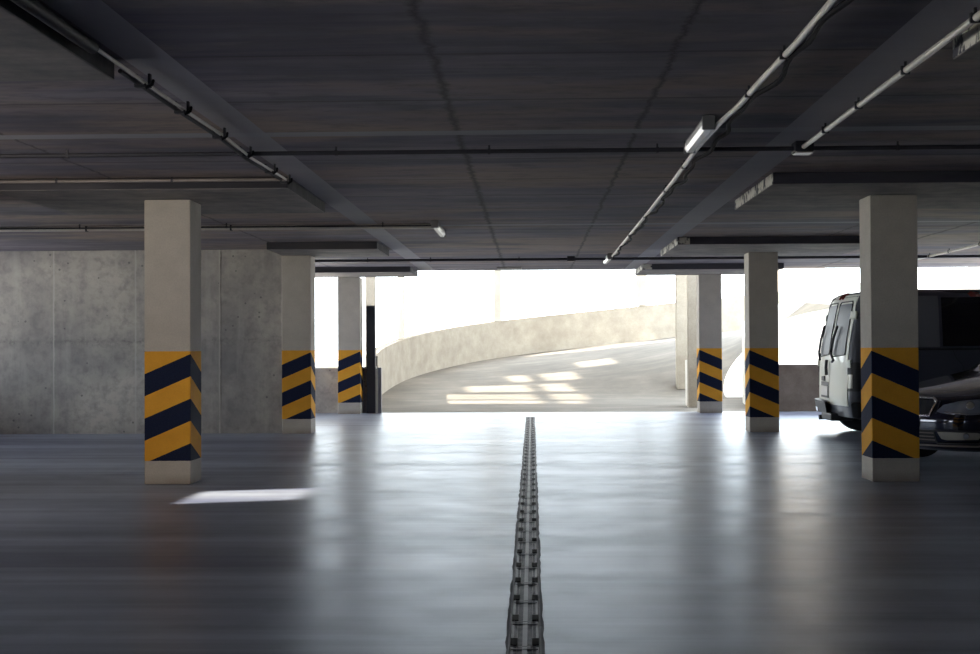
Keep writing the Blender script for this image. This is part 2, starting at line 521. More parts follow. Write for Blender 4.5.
mb = MB()
rows = []
NR = 16
for p in WP:
    d = Vector((p.x - CX, p.y - CY))
    L = d.length; d /= L
    row = []
    z = road_z(p.x, p.y)
    for k in range(NR + 1):
        r = 1.4 + (L + 0.05 - 1.4) * k / NR
        row.append((CX + d.x * r, CY + d.y * r, z - 0.015))
    rows.append(row)
mb.grid(rows)
for f in mb.bm.faces: f.normal_update()
struct('ramp_road', mb, M['ramp'], smooth=True, recalc=False)
mb = MB(); mb.box(-4.6, 9.4, YF, 33.5, -0.25, -0.012)
struct('ramp_landing', mb, M['ramp'])

def path_wall(path, th, z0f, z1f, name, mat, side=1):
    mb = MB()
    n = len(path)
    rows = [[], [], [], []]
    for i, p in enumerate(path):
        d = (path[min(i + 1, n - 1)] - path[max(i - 1, 0)]).normalized()
        nn = Vector((-d.y, d.x)) * th * side
        a, b = p, p + nn
        z0, z1 = z0f(p), z1f(p)
        rows[0].append((a.x, a.y, z0)); rows[1].append((a.x, a.y, z1))
        rows[2].append((b.x, b.y, z1)); rows[3].append((b.x, b.y, z0))
    V = mb.grid(rows + [rows[0]])
    bmesh.ops.remove_doubles(mb.bm, verts=mb.bm.verts, dist=1e-5)
    for k in (0, -1):
        pts = [rows[j][k] for j in range(4)]
        vs = [mb.bm.verts.new(q) for q in pts]
        mb.bm.faces.new(vs)
    bmesh.ops.remove_doubles(mb.bm, verts=mb.bm.verts, dist=1e-5)
    return mb.build(name, mat, smooth=True)
o = path_wall(WP, 0.22, lambda p: road_z(p.x, p.y) - 0.4, lambda p: road_z(p.x, p.y) + 1.08, 'ramp_parapet', M['parapet'])
tag(o, 'long curved concrete parapet rising along the outer side of the ramp', 'parapet')

inner = catmull([(4.50, 27.0), (4.52, 29.0), (4.8, 31.2), (5.4, 33.4), (6.6, 35.4), (8.3, 36.6), (10.5, 37.0), (13, 36.6)])
def inz(p):
    return road_z(p.x, p.y) if p.y > 30 else max(0, road_z(p.x, p.y))
o = path_wall(inner, 0.2, lambda p: -0.1, lambda p: max(0.0, 0.16 * (p.y - 28)) * 0.9 + 1.25 + max(0, p.x - 6) * 0.14, 'ramp_parapet', M['white_wall'], side=-1)
tag(o, 'white curved inner wall of the ramp in sunshine behind the right columns', 'parapet')

# upper deck carried above the ramp, and its pillars
def deck(i0, i1, rin, over, zoff, name, label):
    mb = MB()
    top, bot = [], []
    for p in WP[i0:i1]:
        d = Vector((p.x - CX, p.y - CY)); L = d.length; d /= L
        z = road_z(p.x, p.y) + zoff
        a = [(CX + d.x * r, CY + d.y * r) for r in [rin + (L + over - rin) * k / 6 for k in range(7)]]
        bot.append([(x, y, z) for x, y in a]); top.append([(x, y, z + 0.3) for x, y in a])
    V1 = mb.grid(bot); V2 = mb.grid(top)
    for a, b in ((V1[0], V2[0]), (V1[-1], V2[-1]), ([r[0] for r in V1], [r[0] for r in V2]), ([r[-1] for r in V1], [r[-1] for r in V2])):
        for k in range(len(a) - 1):
            mb.bm.faces.new((a[k], a[k + 1], b[k + 1], b[k]))
    o = mb.build(name, M['parapet'])
    tag(o, label, 'deck')
    return o
deck(36, 56, 3.0, 0.6, 3.78, 'upper_deck', 'curved concrete deck carried on pillars above the ramp')

mb = MB()
CZ0, CZ1 = 4.3, 4.5
k = SUN_TO.x / SUN_TO.z, SUN_TO.y / SUN_TO.z
# unseen slab added to shape the sun patches: (y0, y1, x0, x1, z) of the sunlit fields on the road
fields = [(30.0, 31.4, -3.1, 1.1, 0.03), (31.65, 32.85, -2.75, 1.25, 0.07), (33.1, 34.25, -1.9, 1.0, 0.2),
          (34.5, 35.7, -1.0, 1.15, 0.5), (36.0, 37.2, 0.8, 2.2, 0.85)]
XL, XR, yprev = -9.4, 4.2, 22.0
for (y0, y1, x0, x1, z) in fields:
    h = CZ0 - z
    ya, yb, xa, xb = y0 + k[1] * h, y1 + k[1] * h, x0 + k[0] * h, x1 + k[0] * h
    ya = max(ya, yprev + 0.12)
    mb.box(XL, XR, yprev, ya, CZ0, CZ1)
    mb.box(XL, xa, ya, yb, CZ0, CZ1); mb.box(xb, XR, ya, yb, CZ0, CZ1)
    if y0 < 35.9:
        xm = 0.2 - (y0 - 30.5) * 0.08 + k[0] * h
        mb.box(xm - 0.05, xm + 0.05, ya, yb, CZ0, CZ1)
    yprev = yb
mb.box(XL, XR, yprev, 38.6, CZ0, CZ1)
o = mb.build('added_canopy', M['parapet']); tag(o, 'unseen flat canopy added above the ramp, its openings shaping the sun patches', 'canopy')

def pillar(x, y, w, z0, z1, label, mat='parapet', group=None, rz=0.0, d=None):
    mb = MB(); d = d or w
    mb.box(-w / 2, w / 2, -d / 2, d / 2, 0, z1 - z0, 0.012)
    o = mb.build('ramp_pillar', M[mat]); o.location = (x, y, z0); o.rotation_euler.z = rz
    tag(o, label, 'pillar', group)
    return o
def on_wall(x, y, w, label, rz=0.0):
    z = road_z(x, y)
    pillar(x, y, w, z + 1.08, 4.3 if y < 38.6 else z + 3.76, label, 'pillar_pale', rz=rz)
on_wall(-1.12, 40.72, 0.30, 'pale square pillar on the curved parapet near the middle of the opening', R(45))
on_wall(3.45, 43.08, 0.32, 'pale square pillar on the curved parapet at its far right end')
on_wall(-3.45, 35.8, 0.16, 'thin pale post on the curved parapet just right of the black post')
on_wall(-3.40, 28.6, 0.20, 'pale pillar on the curved parapet, right behind the black post')
pillar(3.62, 33.2, 0.25, road_z(3.6, 33.2) - 0.05, 4.3, 'pale grey pillar standing on the ramp left of the furthest right striped column', 'parapet')
pillar(3.30, 28.0, 0.24, -0.02, 4.3, 'pale pillar close behind the left edge of the furthest right striped column', 'parapet')

# low kerb block beside the near pillar
mb = MB(); mb.box(3.24, 3.50, 28.2, 29.0, -0.02, 0.95, 0.02)
o = mb.build('kerb_wall', M['white_wall']); tag(o, 'short white low wall running back from the pale pillar', 'low wall')

# ground outside and pale house far beyond
mb = MB()
mb.grid([[(-150, -60, -0.3), (150, -60, -0.3)], [(-150, 220, -0.3), (150, 220, -0.3)]])
struct('ground', mb, M['ground'])
mb = MB(); mb.box(10.6, 12.4, 58, 62, -0.3, 8.0)
o = mb.build('distant_building', M['beige_house']); tag(o, 'pale beige tower of a building far behind the ramp, above the van', 'building')

# ------------------------------------------------------------------ columns
def column(x, yf, side, label, ytop, cap=(-1.3, 1.3, -1.15, 1.05), low=0.0, capmesh=True):
    root = empty('striped_column', (x, yf + 0.2, 0))
    tag(root, label, 'column', None)
    mb = MB(); mb.box(-0.21, 0.21, -0.2, 0.2, 0, 2.56, 0.008)
    mb.build('shaft', M['col_left' if side > 0 else 'col_right'], root)
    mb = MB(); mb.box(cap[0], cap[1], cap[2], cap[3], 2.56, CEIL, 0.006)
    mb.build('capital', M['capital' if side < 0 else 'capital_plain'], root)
    return root
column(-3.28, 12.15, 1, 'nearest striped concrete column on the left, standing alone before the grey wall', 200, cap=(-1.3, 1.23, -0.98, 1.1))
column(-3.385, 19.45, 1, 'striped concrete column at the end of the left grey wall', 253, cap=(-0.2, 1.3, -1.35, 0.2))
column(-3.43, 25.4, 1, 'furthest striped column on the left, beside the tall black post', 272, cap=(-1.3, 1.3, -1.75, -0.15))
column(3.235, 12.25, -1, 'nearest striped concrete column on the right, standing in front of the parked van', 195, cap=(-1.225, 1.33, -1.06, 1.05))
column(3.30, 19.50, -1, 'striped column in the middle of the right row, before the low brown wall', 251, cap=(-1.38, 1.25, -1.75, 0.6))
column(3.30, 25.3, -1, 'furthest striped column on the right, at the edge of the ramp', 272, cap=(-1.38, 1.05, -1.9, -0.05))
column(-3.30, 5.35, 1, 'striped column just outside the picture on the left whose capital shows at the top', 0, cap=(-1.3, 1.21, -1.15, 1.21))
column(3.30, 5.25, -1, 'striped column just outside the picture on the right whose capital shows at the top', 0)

# tall black post and a dark strip standing for the shaded wall end
root = empty('barrier_post', (-3.05, 25.72, 0)); tag(root, 'tall slim black metal post beside the furthest left striped column', 'post')
mb = MB(); mb.box(-0.083, 0.083, -0.075, 0.075, 0, 2.02, 0.006); mb.build('upright', M['post'], root)
mb = MB(); mb.box(-0.088, 0.088, -0.08, 0.08, 2.02, 2.035, 0.003); mb.build('top_cap', M['pipe_grey'], root)
mb = MB(); mb.box(-0.09, 0.09, -0.085, 0.085, 1.05, 1.07, 0.003); mb.build('collar', M['black_plastic'], root)
mb = MB(); mb.box(-2.93, -2.86, YF - 0.1, YF + 0.05, 0, 0.86, 0.005)
o = mb.build('shaded_wall_end', M['van_pillar']); tag(o, 'dark strip standing for the shaded wall end, beside the tall black post', 'post')

# ------------------------------------------------------------------ drain channel
root = empty('drain_channel', (-0.037, 2.0, 0)); tag(root, 'long narrow metal drain channel running down the middle of the floor', 'drain')
L = 22.05
mb = MB(); mb.box(-0.068, 0.068, 0, L, -0.12, -0.10)
mb.build('channel_bed', M['pit'], root)
for s in (-1, 1):
    mb = MB()
    mb.box(min(s * 0.068, s * 0.060), max(s * 0.068, s * 0.060), 0, L, -0.10, 0.002)
    mb.build('side_rail', M['rail'], root)
random.seed(3)
first = None
def grate_mesh():
    mb = MB()
    W, G = 0.058, 0.5
    mb.box(-W, -W + 0.012, 0.004, G - 0.004, -0.025, -0.002)
    mb.box(W - 0.012, W, 0.004, G - 0.004, -0.025, -0.002)
    mb.box(-0.010, 0.010, 0.004, G - 0.004, -0.025, -0.001)
    mb.box(-0.034, -0.030, 0.004, G - 0.004, -0.022, -0.003)
    mb.box(0.030, 0.034, 0.004, G - 0.004, -0.022, -0.003)
    n = 20
    for k in range(n + 1):
        y = 0.004 + (G - 0.008 - 0.012) * k / n
        mb.box(-W + 0.012, W - 0.012, y, y + 0.012, -0.022, -0.003)
    return mb
for k in range(44):
    y = 0.02 + k * 0.5
    if first is None:
        g = grate_mesh().build('grate', M['grate'], root)
        c1 = MB().box(-0.058, -0.030, 0.02, 0.15, -0.0025, 0.0005).build('locking_plate', M['pit'], g)
        c2 = MB().box(0.030, 0.058, 0.02, 0.15, -0.0025, 0.0005).build('locking_plate', M['pit'], g)
        b1 = MB().box(-0.054, 0.054, 0.44, 0.455, -0.0028, 0.0002).build('cross_bar', M['rail'], g)
        first = (g, [c1, c2, b1])
    else:
        g = first[0].copy(); COL.objects.link(g); g.parent = root
        for c in first[1]:
            d = c.copy(); COL.objects.link(d); d.parent = g
    g.location = (0, y, 0)
for s in (-1, 1):
    pts = []
    mb = MB()
    rows = [[], []]
    n = 160
    for i in range(n + 1):
        y = L * i / n
        w = 0.068 + random.uniform(0.004, 0.014)
        rows[0].append((s * 0.0675, y, 0.0015)); rows[1].append((s * w, y, 0.0015))
    mb.grid(rows)
    mb.build('sealant_edge', M['sealant'], root)

# ------------------------------------------------------------------ conduits and lamps on the ceiling
def clip(mb, x, y, z, ax, r):
    """saddle clip with a stud up to the slab"""
    if ax == 'x': mb.box(x - 0.009, x + 0.009, y - r * 1.25, y + r * 1.25, z - r * 1.2, z + r * 1.2)
    else: mb.box(x - r * 1.25, x + r * 1.25, y - 0.009, y + 0.009, z - r * 1.2, z + r * 1.2)
    mb.box(x - 0.006, x + 0.006, y - 0.006, y + 0.006, z, CEIL)

def conduit(name, pts, r, mat, clips, label, clipmat='pipe_dark', seg=10):
    root = empty(name, pts[0])
    tag(root, label, 'pipe')
    o0 = Vector(pts[0])
    MB().tube([Vector(p) - o0 for p in pts], r, seg).build('pipe', M[mat], root, smooth=True)
    for (x, y, z, ax) in clips:
        mb = MB()
        clip(mb, x - o0.x, y - o0.y, z - o0.z, ax, r)
        # the stud runs to the slab in world height
        for v in mb.bm.verts:
            if abs(v.co.z - CEIL) < 1e-4: v.co.z = CEIL - o0.z
        mb.build('clip', M[clipmat], root)
    return root

zp = CEIL - 0.045
conduit('conduit_pipe', [(-5.3, 9.72, zp), (12, 9.72, zp)], 0.016, 'pipe_dark',
        [(x, 9.72, zp, 'x') for x in (-3.35, -1.4, -0.3, 0.9, 2.6, 4.2, 5.8)],
        'thin dark pipe crossing the whole ceiling above the nearest columns')
conduit('conduit_pipe', [(-5.3, 11.34, CEIL - 0.028), (-2.02, 11.34, CEIL - 0.028)], 0.014, 'pipe_grey',
        [(x, 11.34, CEIL - 0.028, 'x') for x in (-4.0, -3.02)],
        'grey pipe along the front of the nearest left column capital')
conduit('conduit_pipe', [(-9, 15.5, zp), (-1.10, 15.5, zp)], 0.010, 'pipe_dark',
        [(x, 15.5, zp, 'x') for x in (-7.0, -5.2, -3.5, -1.7)],
        'thin pipe crossing the left ceiling to the small lamp')
conduit('conduit_pipe', [(-9, 15.75, CEIL - 0.03), (-1.10, 15.75, CEIL - 0.03)], 0.028, 'pipe_pale',
        [(x, 15.75, CEIL - 0.03, 'x') for x in (-7.0, -5.2, -3.5)],
        'pale pipe just behind the thin one that leads to the small lamp')
conduit('conduit_pipe', [(-3.9, 21.5, zp), (12, 21.5, zp)], 0.022, 'pipe_dark',
        [(x, 21.5, zp, 'x') for x in (-2.6, -1.6, -0.2, 2.2, 5.5)],
        'dark pipe crossing the ceiling just before the bright opening')
# pair along the left strip
for dx, r, nm, lb in ((-2.075, 0.012, 'pipe_dark', 'outer one of the two clipped conduits along the left ceiling strip'),
                      (-2.03, 0.010, 'pipe_pale', 'inner one of the two clipped conduits along the left ceiling strip')):
    conduit('conduit_pipe', [(dx, 6.8 if r > 0.011 else 6.3, zp), (dx, 7.9, zp - 0.004), (dx, 9.0, zp + 0.003), (dx, 9.8, zp - 0.02), (dx, 11.2, zp)], r, nm, [], lb)
mbx = None
for i, y in enumerate((7.1, 7.9, 8.85, 9.68, 10.6, 11.25)):
    root = empty('cable_bracket', (-2.045, y, CEIL))
    tag(root, ['black cable bracket on the left ceiling pipes, closest to the camera', 'second black cable bracket from the camera on the left ceiling pipes',
               'third black cable bracket from the camera on the left ceiling pipes', 'black cable bracket on the left ceiling pipes where the dark crossing pipe passes',
               'second last black cable bracket on the left ceiling pipes', 'last black cable bracket, at the corner of the left column capital'][i], 'bracket', 'brackets on the left ceiling pipes')
    MB().box(-0.036, 0.042, -0.02, 0.02, -0.072, -0.058, 0.003).build('saddle', M['pipe_dark'], root)
    for s in (-1, 1):
        MB().box(s * 0.036 - 0.006, s * 0.036 + 0.006, -0.015, 0.015, -0.07, 0.0).build('arm', M['pipe_dark'], root)
    MB().tube([(0.02, -0.03, -0.06), (0.03, -0.05, -0.085), (0.055, -0.02, -0.06), (0.05, 0.02, -0.03)], 0.008, 6).build('tie_tail', M['cable'], root, smooth=True)
# thick pipe beside the first left capital
conduit('conduit_pipe', [(-2.02, 3.0, CEIL - 0.06), (-2.02, 6.2, CEIL - 0.06)], 0.03, 'pipe_dark',
        [], 'thick dark pipe in the top left corner beside the capital', seg=14)
# right lane: conduit carrying the lamps
rx = 1.205
conduit('conduit_pipe', [(1.235, 3.0, zp), (1.235, 6.4, zp), (1.22, 7.2, zp), (1.215, 8.0, zp), (1.19, 8.5, zp), (1.178, 9.0, zp), (1.175, 9.6, zp), (1.20, 11.5, zp), (1.215, 14.0, zp), (1.225, 17.5, zp), (1.24, 21.2, zp)],
        0.017, 'pipe_pale', [(1.235, 5.2, zp, 'y'), (1.225, 6.6, zp, 'y'), (1.215, 7.6, zp, 'y'), (1.19, 10.6, zp, 'y'), (1.205, 12.2, zp, 'y'), (1.22, 14.6, zp, 'y'), (1.225, 17.0, zp, 'y')],
        'pale conduit running back along the ceiling through the lamps, right of the middle')
# slack black cable beside it
pts = []
random.seed(11)
y = 3.0
while y < 21.0:
    sway = 0.02 * math.sin(y * 2.9) + 0.015 * math.sin(y * 7.3)
    pts.append((1.25 + sway + max(0, 8 - y) * 0.012, y, CEIL - 0.05 - 0.02 * abs(math.sin(y * 2.4))))
    y += 0.12
o = MB().tube(pts, 0.014, 8).build('power_cable', M['cable'], smooth=True)
tag(o, 'slack black cable hanging along the pale conduit on the ceiling', 'cable')
conduit('conduit_pipe', [(1.915, 3.0, zp), (1.92, 9.62, zp)], 0.018, 'pipe_pale',
        [(1.915, 5.9, zp, 'y'), (1.915, 7.0, zp, 'y'), (1.915, 8.0, zp, 'y'), (1.915, 8.9, zp, 'y')],
        'pale conduit on the right ceiling that ends at a small junction box')
def jbox(x, y, w, d, label):
    root = empty('junction_box', (x, y, CEIL)); tag(root, label, 'junction box')
    MB().box(-w / 2, w / 2, -d / 2, d / 2, -0.075, 0, 0.006).build('box_body', M['pipe_dark'], root)
    MB().box(-w / 2 + 0.008, w / 2 - 0.008, -d / 2 + 0.008, d / 2 - 0.008, -0.084, -0.075, 0.003).build('lid', M['pipe_grey'], root)
jbox(1.93, 9.72, 0.13, 0.16, 'small junction box where the right ceiling conduit meets the crossing pipe')
jbox(0.62, 21.5, 0.12, 0.10, 'small dark junction box on the far pipe before the opening')

def batten(x, y0, y1, label, w=0.075):
    root = empty('ceiling_lamp', (x, (y0 + y1) / 2, CEIL)); tag(root, label, 'lamp')
    h = (y1 - y0) / 2
    MB().box(-w / 2 * 0.8, w / 2 * 0.8, -h, h, -0.04, -0.0, 0.006).build('housing', M['lamp_grey'], root)
    mb = MB()
    prof = [(-w / 2 * 0.95, -0.025), (-w / 2, -0.06), (-w / 2 * 0.6, -0.088), (w / 2 * 0.6, -0.088), (w / 2, -0.06), (w / 2 * 0.95, -0.025)]
    mb.prism(prof, 'y', -h + 0.02, h - 0.02)
    mb.build('diffuser', M['lamp_white'], root)
    for s in (-1, 1):
        MB().box(-w / 2 - 0.003, w / 2 + 0.003, s * h - 0.02 if s > 0 else -h - 0.005, h + 0.005 if s > 0 else -h + 0.03, -0.09, -0.004, 0.004).build('end_cap', M['lamp_grey'], root)
batten(1.115, 8.55, 9.6, 'white ceiling batten lamp nearest the camera, right of the middle')
batten(-1.09, 15.3, 16.6, 'small white ceiling lamp at the end of the left crossing pipes')
batten(1.20, 20.9, 22.2, 'small white ceiling lamp at the far end of the pale conduit')
mb = MB(); mb.box(-0.62, -0.18, 24.2, 24.7, CEIL - 0.03, CEIL, 0.005)
o = mb.build('ceiling_plate', M['wall']); tag(o, 'small flat plate under the far edge of the ceiling near the middle', 'plate')
root = empty('added_lamp', (-5.3, 5.6, 2.15), R(-28)); tag(root, 'small floodlight put on the left wall, out of view, to brighten the left columns', 'added_lamp')  # added lamp, out of view, brightens the left columns and wall
MB().box(0.0, 0.10, -0.02, 0.02, -0.02, 0.02).build('bracket', M['pipe_dark'], root)
MB().box(0.08, 0.34, -0.10, 0.02, -0.11, 0.11, 0.01).build('housing', M['lamp_grey'], root)
MB().box(0.10, 0.32, 0.02, 0.03, -0.09, 0.09).build('front_glass', M['lamp_white'], root)
fd = bpy.data.lights.new('added_lamp_bulb', 'SPOT'); fd.energy = ADDED_LAMP_POWER; fd.spot_size = R(75); fd.spot_blend = 0.9; fd.shadow_soft_size = 0.15; fd.color = (1.0, 0.86, 0.70)
fo = bpy.data.objects.new('added_bulb', fd); COL.objects.link(fo)
fo.location = (-4.98, 5.85, 2.15)
fo.rotation_euler = (Vector((-4.2, 15.0, 1.3)) - fo.location).to_track_quat('-Z', 'Y').to_euler()
# right far corner of the ceiling
conduit('conduit_pipe', [(6.2, 8.0, zp), (6.2, 22.3, zp)], 0.018, 'pipe_pale', [(6.2, y, zp, 'y') for y in (14.0, 16.0, 17.6, 19.0, 20.4, 21.4)],
        'pale pipe on the ceiling above the dark vehicle at the right edge')

# ------------------------------------------------------------------ vehicles
class Shell:
    """car body as rings of rounded rectangles: x forward (+x = front), y left, z up"""
    def __init__(s, W, L, rf, rr, bowf, bowr, fz, rz, wz):
        s.W, s.L, s.rf, s.rr, s.bowf, s.bowr, s.fz, s.rz, s.wz = W, L, rf, rr, bowf, bowr, fz, rz, wz
        s.zm = [(0, 0), (3, 3)]
        qf = math.pi / 2 * rf; qr = math.pi / 2 * rr
        s.h = W - rf                      # half straight front
        s.seg = [s.h, s.h + qf, s.h + qf + L - rf - rr, s.h + qf + L - rf - rr + qr, s.h + qf + L - rf - rr + qr + W - rr]
        s.half = s.seg[-1]
    def plan(s, q):
        """q: arc length from the front centre, + to the left. returns (d behind the front, y)"""
        a = abs(q); sg = 1 if q >= 0 else -1
        g = s.seg
        if a <= g[0]: d, y = 0.0, a
        elif a <= g[1]:
            t = (a - g[0]) / s.rf; d, y = s.rf * (1 - math.cos(t)), s.h + s.rf * math.sin(t)
        elif a <= g[2]: d, y = s.rf + a - g[1], s.W
        elif a <= g[3]:
            t = (a - g[2]) / s.rr; d, y = s.L - s.rr + s.rr * math.sin(t), s.W - s.rr + s.rr * math.cos(t)
        else: d, y = s.L, s.W - s.rr - (a - g[3])
        return d, sg * y
    def pt(s, q, z):
        d, y = s.plan(q)
        a, b, w = lerp_tab(s.fz, z), lerp_tab(s.rz, z), lerp_tab(s.wz, z)
        x = a + d / s.L * (b - a)
        yn = y / s.W
        x += s.bowf * yn * yn * (1 - d / s.L) ** 8 - s.bowr * yn * yn * (d / s.L) ** 8
        return Vector((-x, yn * w, lerp_tab(s.zm, z)))
    def n(s, q, z):
        e = 0.004
        a = s.pt(q + e, z) - s.pt(q - e, z); b = s.pt(q, z + e) - s.pt(q, z - e)
        v = a.cross(b)
        if v.length < 1e-9: return Vector((1, 0, 0))
        v.normalize()
        c = Vector((-s.L / 2, 0, z))
        if v.dot(s.pt(q, z) - c) < 0: v = -v
        return v
    def body(s, zs, nq=120, holes=(), bottom=True):
        mb = MB()
        qs = [-s.half + 2 * s.half * k / nq for k in range(nq)]
        V = []
        for z in zs:
            row = []
            for q in qs:
                p = s.pt(q, z)
                for (hx, hz, hr) in holes:
                    dd = math.hypot(p.x - hx, p.z - hz)
                    if dd < hr and abs(p.y) > 0.5 * s.W and dd > hr * 0.72:
                        p.x = hx + (p.x - hx) * hr / dd; p.z = hz + (p.z - hz) * hr / dd
                row.append(mb.bm.verts.new(p))
            V.append(row)
        for a, b in zip(V, V[1:]):
            for k in range(nq):
                f4 = (a[k], a[(k + 1) % nq], b[(k + 1) % nq], b[k])
                c = sum((v.co for v in f4), Vector()) / 4
                if any(math.hypot(c.x - hx, c.z - hz) < hr and abs(c.y) > 0.5 * s.W for hx, hz, hr in holes): continue
                mb.bm.faces.new(f4)
        # roof closing: pair left/right
        top = V[-1]
        n2 = nq // 2
        for k in range(1, n2):
            pass
        mb.bm.faces.new(top)
        if bottom: mb.bm.faces.new(V[0][::-1])
        return mb
    def side(s, sg):
        s.sg = sg
        return s
    def conv(s, x, z):
        """x metres behind the front on the chosen side -> arc coordinate"""
        a, b = lerp_tab(s.fz, z), lerp_tab(s.rz, z)
        return s.sg * (s.seg[1] + (x - a) / (b - a) * s.L - s.rf)
    def patch(s, cols, off=0.008, back=0.01, sub=4, nz=6, onside=False):
        """cols: list of (q, zlo, zhi); a raised plate that follows the body"""
        mb = MB()
        Q = []
        for (q0, a0, b0), (q1, a1, b1) in zip(cols, cols[1:]):
            for k in range(sub):
                t = k / sub
                Q.append((q0 + (q1 - q0) * t, a0 + (a1 - a0) * t, b0 + (b1 - b0) * t))
        Q.append(cols[-1])
        F, B = [], []
        for q, a, b in Q:
            zz = [a + (b - a) * k / nz for k in range(nz + 1)]
            qq = [s.conv(q, z) if onside else q for z in zz]
            F.append([s.pt(u, z) + s.n(u, z) * off for u, z in zip(qq, zz)])
            B.append([s.pt(u, z) - s.n(u, z) * back for u, z in zip(qq, zz)])
        VF = mb.grid(F); VB = mb.grid(B)
        m, n = len(VF), len(VF[0])
        for i in range(m - 1):
            mb.bm.faces.new((VF[i][0], VF[i + 1][0], VB[i + 1][0], VB[i][0]))
            mb.bm.faces.new((VF[i][-1], VF[i + 1][-1], VB[i + 1][-1], VB[i][-1]))
        for j in range(n - 1):
            mb.bm.faces.new((VF[0][j], VF[0][j + 1], VB[0][j + 1], VB[0][j]))
            mb.bm.faces.new((VF[-1][j], VF[-1][j + 1], VB[-1][j + 1], VB[-1][j]))
        return mb
    def rod(s, pts, r, off=0.01, sub=5, seg=8, onside=False):
        P = []
        if onside: pts = [(s.conv(q, z), z) for q, z in pts]
        for (q0, z0), (q1, z1) in zip(pts, pts[1:]):
            for k in range(sub):
                t = k / sub
                q, z = q0 + (q1 - q0) * t, z0 + (z1 - z0) * t
                P.append(s.pt(q, z) + s.n(q, z) * off)
        P.append(s.pt(*pts[-1]) + s.n(*pts[-1]) * off)
        return MB().tube(P, r, seg)

def lerp_tab(tab, z):
    if z <= tab[0][0]: return tab[0][1]
    for (z0, v0), (z1, v1) in zip(tab, tab[1:]):
        if z <= z1:
            t = (z - z0) / (z1 - z0)
            return v0 + (v1 - v0) * t
    return tab[-1][1]

def frange(a, b, n): return [a + (b - a) * k / n for k in range(n + 1)]

def wheel(root, x, y, r, w, side):
    e = root
    t = MB().lathe([(r * 0.62, -w / 2), (r * 0.9, -w / 2), (r * 0.985, -w / 2 + 0.02), (r, -w / 2 + 0.05), (r, w / 2 - 0.05), (r * 0.985, w / 2 - 0.02), (r * 0.9, w / 2), (r * 0.62, w / 2)], 'y', (x, y, r), 40).build('wheel', M['rubber'], e, smooth=True)
    mb = MB()
    yo = y + side * (w / 2 - 0.01)
    mb.lathe([(r * 0.63, yo - 0.02), (r * 0.63, yo + 0.015), (r * 0.57, yo + 0.015)] if side > 0 else [(r * 0.63, yo + 0.02), (r * 0.63, yo - 0.015), (r * 0.57, yo - 0.015)], 'y', (x, 0, r), 40)
    for k in range(5):
        a = 2 * math.pi * k / 5
        c, s_ = math.cos(a), math.sin(a)
        p0 = Vector((x, yo + side * 0.005, r)); p1 = Vector((x + c * r * 0.58, yo + side * 0.012, r + s_ * r * 0.58))
        mb.tube([p0, p1], [r * 0.12, r * 0.07], 8)
    mb.build('rim', M['alloy'], t, smooth=True)
    return t

